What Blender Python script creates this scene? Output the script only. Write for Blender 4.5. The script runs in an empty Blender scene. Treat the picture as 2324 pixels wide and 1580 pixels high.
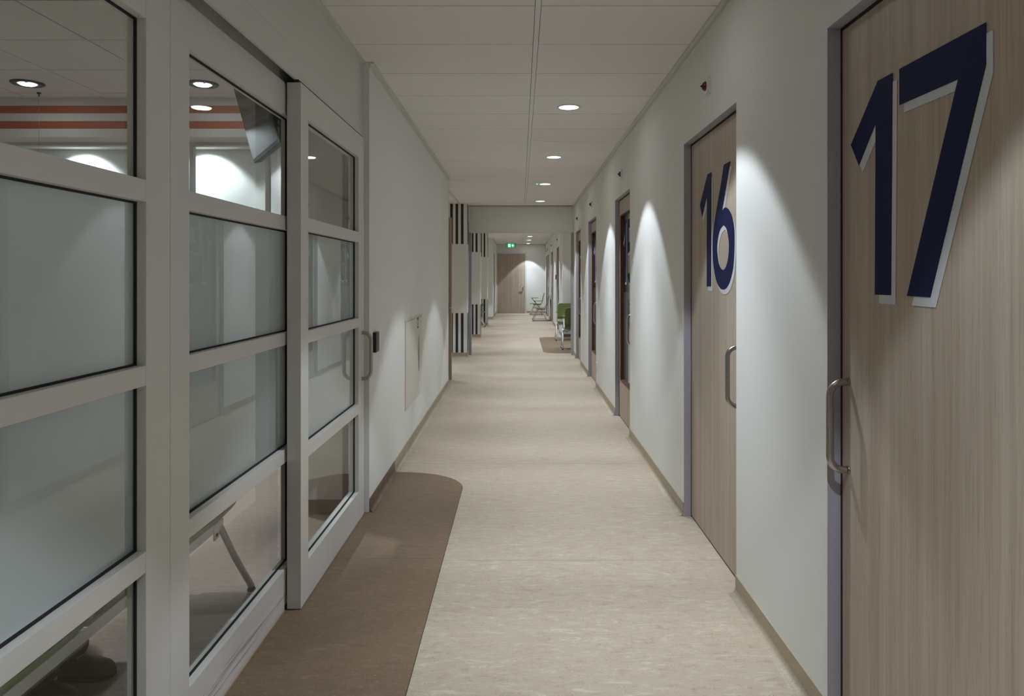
import bpy, bmesh, math, random
from mathutils import Vector, Matrix
random.seed(7)
PI = math.pi
C = bpy.context.scene.collection
S = bpy.context.scene
R = math.radians

# ------------------------------------------------------------------ camera
HC = 1.4636          # camera height
F = 1678.0           # focal length in pixels of the 2324 px wide frame
cam_d = bpy.data.cameras.new('camera')
cam = bpy.data.objects.new('camera', cam_d); C.objects.link(cam)
cam.location = (0, 0, HC); cam.rotation_euler = (R(90), 0, 0)
cam_d.sensor_width = 36; cam_d.sensor_fit = 'HORIZONTAL'
cam_d.lens = 36 * F / 2324
cam_d.shift_x = -(1181 - 1162) / 2324
cam_d.shift_y = -(790 - 629) / 2324
cam_d.clip_start = 0.02
S.camera = cam
# ------------------------------------------------------------------ world, exposure
w = bpy.data.worlds.new('world'); S.world = w; w.use_nodes = True
w.node_tree.nodes['Background'].inputs[0].default_value = (0, 0, 0, 1)
w.node_tree.nodes['Background'].inputs[1].default_value = 0
S.view_settings.view_transform = 'Standard'
S.view_settings.look = 'None'
S.view_settings.gamma = 1
S.view_settings.use_curve_mapping = False
S.view_settings.exposure = 0.38

CORRIDOR_W = 92      # watts of one corridor downlight (core beam)
SPILL_W = 0.7
ROOM_W = 165
LAMP_COL = (0.82, 0.905, 1.0)
SPILL_COL = (1.0, 0.95, 0.88)
ZC = 2.803           # ceiling height

# ------------------------------------------------------------------ helpers
def YZ(px, py, X):                      # point on the plane x = X
    Y = X * F / (px - 1181.0)
    return Y, HC - (py - 629.0) * Y / F

class MB:
    def __init__(s): s.bm = bmesh.new()
    def box(s, x0, x1, y0, y1, z0, z1, m=0, bev=0):
        vs = [s.bm.verts.new(p) for p in [(x0,y0,z0),(x1,y0,z0),(x1,y1,z0),(x0,y1,z0),(x0,y0,z1),(x1,y0,z1),(x1,y1,z1),(x0,y1,z1)]]
        fs = []
        for q in ((0,3,2,1),(4,5,6,7),(0,1,5,4),(1,2,6,5),(2,3,7,6),(3,0,4,7)):
            f = s.bm.faces.new([vs[i] for i in q]); f.material_index = m; fs.append(f)
        if bev:
            es = list({e for f in fs for e in f.edges})
            r = bmesh.ops.bevel(s.bm, geom=es, offset=bev, segments=2, affect='EDGES', profile=.5)
            for f in r['faces']: f.material_index = m
        return s
    def poly(s, pts, m=0):
        f = s.bm.faces.new([s.bm.verts.new(p) for p in pts]); f.material_index = m; return s
    def prism(s, pts, off, m=0):         # polygon pts extruded by the vector off
        off = Vector(off); a = [s.bm.verts.new(p) for p in pts]; b = [s.bm.verts.new(Vector(p)+off) for p in pts]
        n = len(a)
        for f in (s.bm.faces.new(a[::-1]), s.bm.faces.new(b)): f.material_index = m
        for i in range(n):
            f = s.bm.faces.new([a[i], a[(i+1)%n], b[(i+1)%n], b[i]]); f.material_index = m
        return s
    def tube(s, pts, r, seg=12, m=0, cap=True):
        pts = [Vector(p) for p in pts]; n = len(pts)
        rs = r if isinstance(r, (list, tuple)) else [r]*n
        rings = []; ref = None
        for i, p in enumerate(pts):
            t = ((pts[min(i+1,n-1)]-p).normalized() + (p-pts[max(i-1,0)]).normalized())
            t = t.normalized() if t.length > 1e-6 else Vector((0,0,1))
            if ref is None:
                ref = t.orthogonal().normalized()
            ref = (ref - t*ref.dot(t)).normalized(); u = t.cross(ref)
            rings.append([s.bm.verts.new(p + (ref*math.cos(a)+u*math.sin(a))*rs[i]) for a in [2*PI*k/seg for k in range(seg)]])
        for a, b in zip(rings, rings[1:]):
            for k in range(seg):
                f = s.bm.faces.new([a[k], a[(k+1)%seg], b[(k+1)%seg], b[k]]); f.material_index = m; f.smooth = True
        if cap:
            for f in (s.bm.faces.new(rings[0][::-1]), s.bm.faces.new(rings[-1])): f.material_index = m
        return s
    def lathe(s, prof, c=(0,0,0), seg=32, m=0):  # prof = [(r,z)...] round the z axis
        rings = []
        for r, z in prof:
            if r < 1e-6: rings.append([s.bm.verts.new((c[0],c[1],c[2]+z))]*seg)
            else: rings.append([s.bm.verts.new((c[0]+r*math.cos(2*PI*k/seg), c[1]+r*math.sin(2*PI*k/seg), c[2]+z)) for k in range(seg)])
        for a, b in zip(rings, rings[1:]):
            for k in range(seg):
                vs = [a[k], a[(k+1)%seg], b[(k+1)%seg], b[k]]
                vs = [v for i, v in enumerate(vs) if v not in vs[:i]]
                if len(vs) >= 3:
                    f = s.bm.faces.new(vs); f.material_index = m; f.smooth = True
        return s
    def xf(s, M): s.bm.transform(M); return s

def link(name, mesh, mats, parent=None):
    o = bpy.data.objects.new(name, mesh); C.objects.link(o)
    for m in (mats if isinstance(mats, (list, tuple)) else [mats]): mesh.materials.append(m)
    if parent is not None:
        o.parent = parent
    return o
def obj(name, mb, mats, parent=None, world=True):
    """mesh in world axes; if it has a parent the parent's place is taken off"""
    bm = mb.bm
    if parent is not None and world:
        off = Vector((0,0,0)); p = parent
        while p is not None: off += p.location; p = p.parent
        bmesh.ops.translate(bm, verts=bm.verts, vec=-off)
    bmesh.ops.recalc_face_normals(bm, faces=bm.faces)
    me = bpy.data.meshes.new(name); bm.to_mesh(me); bm.free()
    return link(name, me, mats, parent)
def tag(o, label=None, cat=None, group=None, kind=None):
    if label: o['label'] = label
    if cat: o['category'] = cat
    if group: o['group'] = group
    if kind: o['kind'] = kind
    return o
def empty(name, loc=(0,0,0), rz=0, **k):
    o = bpy.data.objects.new(name, None); C.objects.link(o); o.empty_display_size = .1
    o.location = loc; o.rotation_euler = (0,0,rz)
    return tag(o, **k)
def struct(name, mb, mats, label=None, cat=None):
    return tag(obj(name, mb, mats), label, cat, kind='structure')
def copy_tree(o, parent=None):
    c = o.copy(); C.objects.link(c); c.parent = parent
    for ch in list(o.children): copy_tree(ch, c)
    return c
def arc(c, r, a0, a1, n):               # 2D arc in degrees
    return [(c[0]+r*math.cos(R(a0+(a1-a0)*i/n)), c[1]+r*math.sin(R(a0+(a1-a0)*i/n))) for i in range(n+1)]

# ------------------------------------------------------------------ materials
def mat(name, col, rough=.5, metal=0, spec=.5, noise=0, nscale=60, bump=0, bscale=300):
    m = bpy.data.materials.new(name); m.use_nodes = True; nt = m.node_tree; b = nt.nodes['Principled BSDF']
    b.inputs['Base Color'].default_value = (*col, 1); b.inputs['Roughness'].default_value = rough
    b.inputs['Metallic'].default_value = metal; b.inputs['Specular IOR Level'].default_value = spec
    tc = nt.nodes.new('ShaderNodeTexCoord')
    if noise:
        n = nt.nodes.new('ShaderNodeTexNoise'); n.inputs['Scale'].default_value = nscale; n.inputs['Detail'].default_value = 4
        nt.links.new(tc.outputs['Object'], n.inputs['Vector'])
        r = nt.nodes.new('ShaderNodeValToRGB'); nt.links.new(n.outputs[0], r.inputs[0])
        r.color_ramp.elements[0].color = (*[c*(1-noise) for c in col], 1); r.color_ramp.elements[1].color = (*[min(1,c*(1+noise)) for c in col], 1)
        r.color_ramp.elements[0].position = .3; r.color_ramp.elements[1].position = .7
        nt.links.new(r.outputs[0], b.inputs['Base Color'])
    if bump:
        n = nt.nodes.new('ShaderNodeTexNoise'); n.inputs['Scale'].default_value = bscale; n.inputs['Detail'].default_value = 3
        nt.links.new(tc.outputs['Object'], n.inputs['Vector'])
        bp = nt.nodes.new('ShaderNodeBump'); bp.inputs['Strength'].default_value = bump; bp.inputs['Distance'].default_value = .002
        nt.links.new(n.outputs[0], bp.inputs['Height']); nt.links.new(bp.outputs[0], b.inputs['Normal'])
    return m

def mapped_noise(nt, tc, scale, detail=6, rough=.6, dist=0, nscale=1):
    mp = nt.nodes.new('ShaderNodeMapping'); mp.inputs['Scale'].default_value = scale
    nt.links.new(tc.outputs['Object'], mp.inputs['Vector'])
    n = nt.nodes.new('ShaderNodeTexNoise'); n.inputs['Scale'].default_value = nscale; n.inputs['Detail'].default_value = detail
    n.inputs['Roughness'].default_value = rough; n.inputs['Distortion'].default_value = dist
    nt.links.new(mp.outputs[0], n.inputs['Vector']); return n
def ramp(nt, src, stops):
    r = nt.nodes.new('ShaderNodeValToRGB'); e = r.color_ramp.elements
    while len(e) < len(stops): e.new(.5)
    for i, (p, c) in enumerate(stops):
        e[i].position = p; e[i].color = (*c, 1) if len(c) == 3 else c
    nt.links.new(src, r.inputs[0]); return r

def mix(nt, fac, a, b, mode='MIX'):
    mx = nt.nodes.new('ShaderNodeMix'); mx.data_type = 'RGBA'; mx.blend_type = mode
    if isinstance(fac, (int, float)): mx.inputs[0].default_value = fac
    else: nt.links.new(fac, mx.inputs[0])
    nt.links.new(a, mx.inputs[6]); nt.links.new(b, mx.inputs[7]); return mx.outputs[2]

def lino(name, cols, seams=()):
    dark, mid, light, fleck = cols
    m = bpy.data.materials.new(name); m.use_nodes = True; nt = m.node_tree; b = nt.nodes['Principled BSDF']
    tc = nt.nodes.new('ShaderNodeTexCoord')
    n1 = mapped_noise(nt, tc, (9, 30, 30), 10, .80, 1.0)
    r1 = ramp(nt, n1.outputs[0], [(.36, dark), (.46, mid), (.53, mid), (.63, light)])
    n2 = mapped_noise(nt, tc, (38, 95, 95), 6, .75, 2.6)
    r2 = ramp(nt, n2.outputs[0], [(.0, (1,1,1)), (.35, (1,1,1)), (.42, (0,0,0)), (1, (0,0,0))])
    fl = nt.nodes.new('ShaderNodeRGB'); fl.outputs[0].default_value = (*fleck, 1)
    c = mix(nt, r2.outputs[0], r1.outputs[0], fl.outputs[0])
    n3 = mapped_noise(nt, tc, (26, 70, 70), 6, .7, 2.5)
    r3 = ramp(nt, n3.outputs[0], [(0, (0,0,0)), (.60, (0,0,0)), (.68, (.8,.8,.8)), (1, (.8,.8,.8))])
    li = nt.nodes.new('ShaderNodeRGB'); li.outputs[0].default_value = (*[min(1, v*1.13) for v in light], 1)
    c = mix(nt, r3.outputs[0], c, li.outputs[0])
    if seams:
        sep = nt.nodes.new('ShaderNodeSeparateXYZ'); nt.links.new(tc.outputs['Object'], sep.inputs[0])
        tot = None
        for sy in seams:
            cmpn = nt.nodes.new('ShaderNodeMath'); cmpn.operation = 'COMPARE'; cmpn.inputs[1].default_value = sy; cmpn.inputs[2].default_value = .0016
            nt.links.new(sep.outputs[1], cmpn.inputs[0])
            if tot is None: tot = cmpn.outputs[0]
            else:
                a = nt.nodes.new('ShaderNodeMath'); a.operation = 'MAXIMUM'; nt.links.new(tot, a.inputs[0]); nt.links.new(cmpn.outputs[0], a.inputs[1]); tot = a.outputs[0]
        dk = nt.nodes.new('ShaderNodeRGB'); dk.outputs[0].default_value = (*[v*.5 for v in dark], 1)
        c = mix(nt, tot, c, dk.outputs[0])
    nt.links.new(c, b.inputs['Base Color'])
    b.inputs['Roughness'].default_value = .50; b.inputs['Specular IOR Level'].default_value = .34
    nb = mapped_noise(nt, tc, (500, 500, 500), 2)
    bp = nt.nodes.new('ShaderNodeBump'); bp.inputs['Strength'].default_value = .12; bp.inputs['Distance'].default_value = .001
    nt.links.new(nb.outputs[0], bp.inputs['Height']); nt.links.new(bp.outputs[0], b.inputs['Normal'])
    return m

def wood(name, c0, c1, c2):
    m = bpy.data.materials.new(name); m.use_nodes = True; nt = m.node_tree; b = nt.nodes['Principled BSDF']
    tc = nt.nodes.new('ShaderNodeTexCoord')
    n1 = mapped_noise(nt, tc, (26, 26, .35), 3, .5)
    r1 = ramp(nt, n1.outputs[0], [(.35, c0), (.5, c1), (.66, c2)])
    n2 = mapped_noise(nt, tc, (240, 240, 3.5), 6, .75)
    r2 = ramp(nt, n2.outputs[0], [(.36, (.80,.78,.76)), (.48, (.98,.98,.98)), (.66, (1.08,1.08,1.09))])
    c = mix(nt, 1.0, r1.outputs[0], r2.outputs[0], 'MULTIPLY')
    nt.links.new(c, b.inputs['Base Color']); b.inputs['Roughness'].default_value = .48
    b.inputs['Specular IOR Level'].default_value = .35
    return m

def glass_mat(name, tint):
    m = bpy.data.materials.new(name); m.use_nodes = True; nt = m.node_tree; nt.nodes.clear()
    o = nt.nodes.new('ShaderNodeOutputMaterial'); mx = nt.nodes.new('ShaderNodeMixShader'); fr = nt.nodes.new('ShaderNodeFresnel')
    fr.inputs['IOR'].default_value = 1.5
    t = nt.nodes.new('ShaderNodeBsdfTransparent'); t.inputs[0].default_value = (*tint, 1)
    g = nt.nodes.new('ShaderNodeBsdfGlossy'); g.inputs['Roughness'].default_value = 0.0; g.inputs[0].default_value = (1,1,1,1)
    # both faces of the pane share the same reflection law
    geo = nt.nodes.new('ShaderNodeNewGeometry'); mul = nt.nodes.new('ShaderNodeMath'); mul.operation = 'SUBTRACT'; mul.inputs[0].default_value = 1
    nt.links.new(geo.outputs['Backfacing'], mul.inputs[1])
    m2 = nt.nodes.new('ShaderNodeMath'); m2.operation = 'MULTIPLY'; nt.links.new(fr.outputs[0], m2.inputs[0]); nt.links.new(mul.outputs[0], m2.inputs[1])
    nt.links.new(m2.outputs[0], mx.inputs[0]); nt.links.new(t.outputs[0], mx.inputs[1]); nt.links.new(g.outputs[0], mx.inputs[2])
    nt.links.new(mx.outputs[0], o.inputs[0]); return m
def film_mat(name, col, tr=.62, thru=.0):
    m = bpy.data.materials.new(name); m.use_nodes = True; nt = m.node_tree; nt.nodes.clear()
    o = nt.nodes.new('ShaderNodeOutputMaterial'); mx = nt.nodes.new('ShaderNodeMixShader'); mx.inputs[0].default_value = tr
    d = nt.nodes.new('ShaderNodeBsdfDiffuse'); d.inputs[0].default_value = (*col, 1)
    t = nt.nodes.new('ShaderNodeBsdfTranslucent'); t.inputs[0].default_value = (*col, 1)
    tc = nt.nodes.new('ShaderNodeTexCoord'); n = nt.nodes.new('ShaderNodeTexNoise'); n.inputs['Scale'].default_value = 400
    nt.links.new(tc.outputs['Object'], n.inputs['Vector'])
    bp = nt.nodes.new('ShaderNodeBump'); bp.inputs['Strength'].default_value = .05; nt.links.new(n.outputs[0], bp.inputs['Height'])
    nt.links.new(bp.outputs[0], d.inputs['Normal'])
    nt.links.new(d.outputs[0], mx.inputs[1]); nt.links.new(t.outputs[0], mx.inputs[2])
    rf = nt.nodes.new('ShaderNodeBsdfRefraction'); rf.inputs['Roughness'].default_value = .55; rf.inputs['IOR'].default_value = 1.35
    rf.inputs['Color'].default_value = (*[min(1, c*1.12) for c in col], 1)
    m2 = nt.nodes.new('ShaderNodeMixShader'); m2.inputs[0].default_value = thru
    nt.links.new(mx.outputs[0], m2.inputs[1]); nt.links.new(rf.outputs[0], m2.inputs[2])
    nt.links.new(m2.outputs[0], o.inputs[0]); return m
def emit(name, col, s):
    m = bpy.data.materials.new(name); m.use_nodes = True; nt = m.node_tree; nt.nodes.clear()
    o = nt.nodes.new('ShaderNodeOutputMaterial'); e = nt.nodes.new('ShaderNodeEmission'); e.inputs[0].default_value = (*col, 1); e.inputs[1].default_value = s
    nt.links.new(e.outputs[0], o.inputs[0]); return m

M_wall = mat('wall_paint', (.755,.757,.725), .75, spec=.25, bump=.12, bscale=260)
M_stripew = mat('wall_paint_beige', (.62,.57,.52), .75, spec=.25, bump=.2, bscale=260)
M_ceil = mat('ceiling_tile', (.80,.775,.75), .9, spec=.1, bump=.2, bscale=700)
M_void = mat('ceiling_void', (.035,.033,.03), .9)
M_trim = mat('ceiling_trim_paint', (.62,.615,.57), .5)
M_floor = lino('linoleum_beige', ((.35,.28,.205), (.44,.368,.28), (.55,.487,.39), (.22,.16,.10)), seams=(3.82, 5.80, 9.6, 13.9))
M_brown = lino('linoleum_brown', ((.13,.087,.053), (.17,.117,.073), (.225,.16,.105), (.32,.26,.20)), seams=(3.84,))
M_room = lino('linoleum_room', ((.21,.155,.12), (.27,.205,.16), (.33,.26,.205), (.42,.35,.29)), seams=(4.9,))
M_base = lino('linoleum_skirting_shaded', ((.27,.22,.15), (.33,.275,.20), (.40,.335,.25), (.22,.17,.11)))
M_baseb = lino('linoleum_skirting_brown', ((.115,.08,.055), (.15,.105,.075), (.19,.14,.10), (.24,.19,.15)))
SKM = [lino('linoleum_skirting_shaded', ((.33,.275,.195), (.39,.33,.24), (.45,.39,.29), (.25,.20,.13))), M_floor, M_floor]  # floor linoleum darkened, shade of the upright face put into the colour
M_wood = wood('door_laminate', (.405,.334,.264), (.445,.372,.296), (.485,.413,.338))
M_wooddk = mat('door_lipping', (.10,.045,.02), .5, noise=.3, nscale=40)
M_frame = mat('door_frame_paint', (.40,.385,.44), .45, noise=.03)
M_gap = mat('seal_and_gap', (.012,.012,.012), .8)  # rubber black, also painted into shaded gaps
M_alu = mat('partition_paint', (.62,.61,.58), .42, spec=.45, bump=.12, bscale=500)
M_aluworn = mat('partition_paint_worn', (.64,.625,.60), .42, spec=.45)
M_steel = mat('brushed_steel', (.42,.40,.375), .28, metal=1, noise=.1, nscale=90)
M_chrome = mat('chrome', (.75,.75,.76), .12, metal=1)
M_silver = mat('silver_powder_coat', (.74,.74,.75), .38, metal=.1)
M_green = mat('green_shell', (.145,.178,.055), .45, noise=.04)
M_navy = mat('navy_film', (.010,.014,.062), .6, spec=.12)
M_grayfilm = mat('light_grey_film', (.58,.60,.64), .5)
M_black = mat('black_plastic', (.012,.012,.013), .4)
M_blackrib = mat('black_ribbed_plastic', (.03,.028,.028), .45)
M_glass = glass_mat('clear_glass', (.965,.985,.975))
M_film = film_mat('frosted_film', (.88,.92,.96), .45, .5)
M_filmd = film_mat('grey_frosted_film', (.27,.285,.28), .45)
M_lamp = emit('lamp_diffuser', (.93,.97,1.0), 5.0)
M_spot = emit('spot_lens', (.85,.93,1.0), 9.0)
M_ring = mat('lamp_ring', (.62,.61,.58), .4)
M_ringdk = mat('lamp_reflector', (.07,.07,.075), .3, metal=.6)
M_post = mat('portal_frame', (.33,.34,.36), .4)
M_stripe = mat('charcoal_stripe', (.018,.018,.020), .6)
M_stripeg = mat('grey_stripe', (.17,.17,.165), .6)
M_orange = mat('orange_stripe', (.44,.100,.034), .6)
M_white = mat('white_plastic', (.72,.73,.74), .4)
M_red = mat('red_lens', (.10,.008,.007), .22, spec=.5)
M_screen = mat('tv_screen', (.010,.011,.014), .12, spec=.10)
M_tvframe = mat('tv_bezel', (.50,.51,.53), .35, metal=.2)
M_screen.node_tree.nodes['Principled BSDF'].inputs['IOR'].default_value = 1.22
M_cab = mat('cabinet_paint', (.66,.625,.575), .45)
M_exitg = emit('exit_green', (.0,.42,.10), 1.1)
M_exitw = emit('exit_white', (.85,1,.92), 1.3)
M_led = emit('green_led', (.1,1,.3), 2.0)

# ------------------------------------------------------------------ ceiling: tiles with open joints under a void
bm = MB()
GAP = .0036
def tiles(xs, y0, y1, off, pitch, z=ZC):
    k = math.floor((y0-off)/pitch); ys = [y0]
    while True:
        y = off + k*pitch; k += 1
        if y <= y0+.02: continue
        if y >= y1-.02: break
        ys.append(y)
    ys.append(y1)
    for a, b in zip(ys, ys[1:]):
        for (p, q) in xs:
            bm.box(p+GAP, q-GAP, a+GAP, b-GAP, z, z+.015)
RX0, RX1 = .0755, .1005
tiles([(-1.10, RX0), (RX1, 1.16)], -4.2, 14.0, 3.65, .605)
tiles([(-.97, RX0), (RX1, 1.16)], 14.0, 30.0, 3.65, .605)
tiles([(1.16, 4.2)], -4.2, 30.0, 3.65, .605)
bm.box(RX0-.001, RX1+.001, -4.2, 30, ZC-.003, ZC+.012)
tiles([(-1.85, -1.12), (-2.445, -1.85), (-3.06, -2.445), (-3.67, -3.09), (-4.28, -3.67), (-4.9, -4.28), (-6.2, -4.9)], -1.2, 5.5, 4.176, .6)
bm.box(-3.092, -3.058, -1.2, 5.5, ZC-.003, ZC+.012)
tiles([(-6.2, -4.2), (-4.2, -2.4), (-2.4, -1.10)], 5.5, 9.0, 4.176, .6)
tiles([(-4.2, -2.4), (-2.4, -1.14)], 10.0, 14.0, 3.65, .605)
tiles([(-4.2, -.97)], 14.0, 30.0, 3.65, .605)
bm.box(-1.14, -1.10, 10.0, 14.0, ZC-.006, ZC+.012, m=2)
bm.box(-6.3, 4.3, -4.3, 30.2, ZC+.016, ZC+.10, m=1)
struct('ceiling', bm, [M_ceil, M_void, M_trim], 'grey suspended ceiling of large tiles above the corridor', 'ceiling')

# ------------------------------------------------------------------ floor
bm = MB().box(-6.3, 4.3, -4.3, 30.2, -.12, 0)
struct('floor', bm, M_floor, 'beige marbled linoleum corridor floor', 'floor')
# brown inlays 1 mm proud
def inlay(x_wall, x_in, y0, y1, r0, r1, sgn):
    pts = []
    def corner(cx, cy, a0, a1, rx, ry, n=14):
        for i in range(n+1):
            a = R(a0+(a1-a0)*i/n); ca, sa = math.cos(a), math.sin(a)
            pts.append((cx + rx*ca, cy + ry*sa, 0))
    pts.append((x_wall, y0, 0))
    if sgn > 0:   # wall on the left, curve on the right
        pts.append((x_in, y0, 0)) if not r0 else corner(x_in-r0, y0+r0, -90, 0, r0, r0)
        corner(x_in-r1*1.1, y1-r1, 0, 90, r1*1.1, r1)
    else:
        corner(x_in+r0, y0+r0, 270, 180, r0, r0) if r0 else pts.append((x_in, y0, 0))
        corner(x_in+r1, y1-r1, 180, 90, r1, r1)
    pts.append((x_wall, y1, 0))
    return pts
p = inlay(-1.06, -.402, -4.2, 5.545, 0, .44, 1)
rim = inlay(-1.06, -.3995, -4.2, 5.5475, 0, .4425, 1)
struct('floor_inlay', MB().prism(p, (0,0,.0012)).prism(rim, (0,0,.0005), m=1), [M_brown, M_gap], 'dark brown floor inlay with a rounded corner along the glass partition', 'floor inlay')
p = inlay(2.55, .447, 14.18, 18.0, .32, .32, -1)
p = [q if q[0] < 1.1 or q[1] > 17 or q[1] < 15 else q for q in p]
ib = MB().prism(p, (0,0,.0012))
struct('floor_inlay', ib, M_brown, 'brown rounded floor inlay under the green chairs beyond the portal', 'floor inlay')
struct('floor_inlay', MB().box(-6.0, -1.06, -1.1, 9.0, 0, .0012), M_room, 'brown linoleum floor of the waiting room behind the glass', 'floor')

# ------------------------------------------------------------------ skirting (coved)
def skirt(mb, p0, p1, n, m=0, h=.0846):
    p0 = Vector((*p0, 0)); p1 = Vector((*p1, 0)); n = Vector((*n, 0)).normalized()
    prof = [(0,.0), (0,h), (.005,h), (.005,.028)] + [(.005+.026*(1-math.cos(R(a))), .028-.0265*math.sin(R(a))) for a in (15,30,45,60,75,90)] + [(.040,.0006), (.041,0)]
    a = [mb.bm.verts.new(p0 + n*d + Vector((0,0,z))) for d, z in prof]
    b = [mb.bm.verts.new(p1 + n*d + Vector((0,0,z))) for d, z in prof]
    k = len(prof)
    for i in range(k):
        f = mb.bm.faces.new([a[i], a[(i+1)%k], b[(i+1)%k], b[i]]); f.material_index = m
        f.smooth = 3 <= i <= 9
        if 6 <= i <= 11 and m == 0: f.material_index = 2
    mb.bm.faces.new(a[::-1]).material_index = m; mb.bm.faces.new(b).material_index = m

# ------------------------------------------------------------------ right wall, corridor
DZ = 2.275
OPEN = [(1.31, 2.41), (3.424, 4.523), (6.753, 7.805), (9.76, 10.88), (12.28, 13.30)]
def wall_x(x0, x1, y0, y1, opens, z1=ZC, dz=DZ, fr=.0):
    mb = MB(); y = y0
    for a, b in opens:
        mb.box(x0, x1, y, a, 0, z1); mb.box(x0, x1, a, b, dz, z1); y = b
    mb.box(x0, x1, y, y1, 0, z1); return mb
struct('wall_right', wall_x(1.0, 1.15, -4.2, 13.87, OPEN), M_wall, 'white right corridor wall with the numbered doors', 'wall')
sk = MB(); y = -4.2
for a, b in OPEN:
    skirt(sk, (1.0, y), (1.0, a), (-1, 0)); y = b
skirt(sk, (1.0, y), (1.0, 13.83), (-1, 0))
struct('baseboard_right', sk, SKM, 'beige coved skirting along the right wall', 'baseboard')
struct('trim_1', MB().box(.972, 1.0, -4.2, 13.87, ZC-.012, ZC-.0005).box(.994, 1.0, -4.2, 13.87, ZC-.035, ZC-.012), M_trim, 'ceiling edge profile along the right wall', 'trim')

# ------------------------------------------------------------------ pull handles
def pull(mb, xa, y, zc, proj, L=.28, r=.0115):
    """D handle standing off the plane x = xa towards x = xa + proj"""
    s = 1 if proj > 0 else -1; p = abs(proj); br = .045
    pts = [(0, L/2), (p-br, L/2)] + [(p-br+br*math.sin(R(a)), L/2-br+br*math.cos(R(a))) for a in (15,30,45,60,75,90)]
    pts += [(p-br+br*math.sin(R(a)), -(L/2-br+br*math.cos(R(a)))) for a in (90,75,60,45,30,15)] + [(p-br, -L/2), (0, -L/2)]
    mb.tube([(xa+s*d, y, zc+z) for d, z in pts], r, 16)
    for q in (L/2, -L/2):                       # rose collar and screw
        mb.tube([(xa, y, zc+q), (xa+s*.004, y, zc+q)], r*1.12, 16)
    return mb

# ------------------------------------------------------------------ digits (traced once on the two near doors)
ONE17 = [(1993.9,183.7),(2027.5,165.4),(2024,670.2),(1987.3,668.9),(1989.1,281.1),(1951.1,375.9),(1932.8,329.1)]
SEVEN = [(2043.2,156.6),(2240.2,50.5),(2240.2,147),(2113.5,675),(2060.3,671.9),(2176.4,180.2),(2043.2,238.7)]
SIX = [(1658.7,365.7),(1643.5,374.2),(1636,424.9),(1628.9,465.4),(1621.8,510),(1618.8,542.4),(1618.4,572.9),(1620.8,607.3),(1626.9,637.7),(1634,651.9),(1641.1,657),(1649.2,653.9),(1657.3,639.7),(1664.4,611.4),(1667.4,574.9),(1668,542.4),(1667,514.1),(1662.4,491.8),(1656.3,477.6),(1650.2,471.5),(1645.1,471.9),(1640.1,478)]
SIXH = [(1643.1,511),(1636,520.1),(1631,538.4),(1628.5,562.7),(1629.9,583),(1634,603.2),(1641.1,612.8),(1648.2,606.3),(1653.7,585),(1655.3,556.6),(1653.2,534.3),(1649.2,518.1)]
XL = 1.044                                   # plane of the door leaves
def smooth(pts, n=4):                        # Catmull-Rom through the points
    out = []
    for i in range(len(pts)-1):
        p0 = pts[max(i-1,0)]; p1 = pts[i]; p2 = pts[i+1]; p3 = pts[min(i+2,len(pts)-1)]
        for k in range(n):
            t = k/n; out.append(tuple(.5*((2*p1[j])+(-p0[j]+p2[j])*t+(2*p0[j]-5*p1[j]+4*p2[j]-p3[j])*t*t+(-p0[j]+3*p1[j]-3*p2[j]+p3[j])*t**3) for j in (0,1)))
    return out+[pts[-1]]
SIX = SIX[:3] + smooth(SIX[3:])
SIXH = smooth(SIXH+SIXH[:1])[:-1]
def tr(pts): return [YZ(a, b, XL) for a, b in pts]
D1 = tr(ONE17); D1 = [(2.0696-y, z) for y, z in D1]           # u grows to the right of the digit, right edge at 0
D7 = [(2.032-y, z) for y, z in tr(SEVEN)]                      # left edge at 0
x6 = YZ(1618.4, 572.9, XL)[0]
D6 = [(x6-y, z) for y, z in tr(SIX)]; D6h = [(x6-y, z) for y, z in tr(SIXH)]
D5 = [(0.03,2.035),(.33,2.035),(.33,1.945),(.11,1.945),(.10,1.80)] + [(.17+.19*math.cos(R(a)), 1.605+.205*math.sin(R(a))) for a in range(100,-141,-15)] + [(.04,1.50)] + [(.17+.10*math.cos(R(a)), 1.605+.115*math.sin(R(a))) for a in range(-120,121,15)] + [(.02,1.70)]
D4 = [(.27,2.035),(.36,2.035),(.36,1.62),(.42,1.62),(.42,1.53),(.36,1.53),(.36,1.41),(.27,1.41),(.27,1.53),(0,1.53),(0,1.60)]
D4h = [(.27,1.62),(.10,1.62),(.27,1.88)]
D3 = [(.02,2.035),(.33,2.035),(.33,1.95),(.22,1.80)] + [(.16+.19*math.cos(R(a)), 1.60+.195*math.sin(R(a))) for a in range(70,-141,-15)] + [(.05,1.52)] + [(.16+.10*math.cos(R(a)), 1.60+.105*math.sin(R(a))) for a in range(-130,100,15)] + [(.07,1.71),(.20,1.95),(.02,1.95)]
def digit_mesh(name, loops, x, depth, m, parent):
    cu = bpy.data.curves.new(name, 'CURVE'); cu.dimensions = '2D'; cu.fill_mode = 'BOTH'; cu.extrude = depth/2
    for lp in loops:
        sp = cu.splines.new('POLY'); sp.points.add(len(lp)-1); sp.use_cyclic_u = True
        for q, (a, b) in zip(sp.points, lp): q.co = (a, b, 0, 1)
    t = bpy.data.objects.new('t', cu); C.objects.link(t)
    dg = bpy.context.evaluated_depsgraph_get(); me = bpy.data.meshes.new_from_object(t.evaluated_get(dg))
    bpy.data.objects.remove(t); bpy.data.curves.remove(cu)
    # curve plane (a, b, 0) -> world (x, a, b)
    me.transform(Matrix(((0,0,1,x),(1,0,0,0),(0,1,0,0),(0,0,0,1))))
    off = Vector((0,0,0)); p = parent
    while p is not None: off += p.location; p = p.parent
    me.transform(Matrix.Translation(-off)); me.name = name; me.materials.clear()
    return link(name, me, m, parent)
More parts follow.
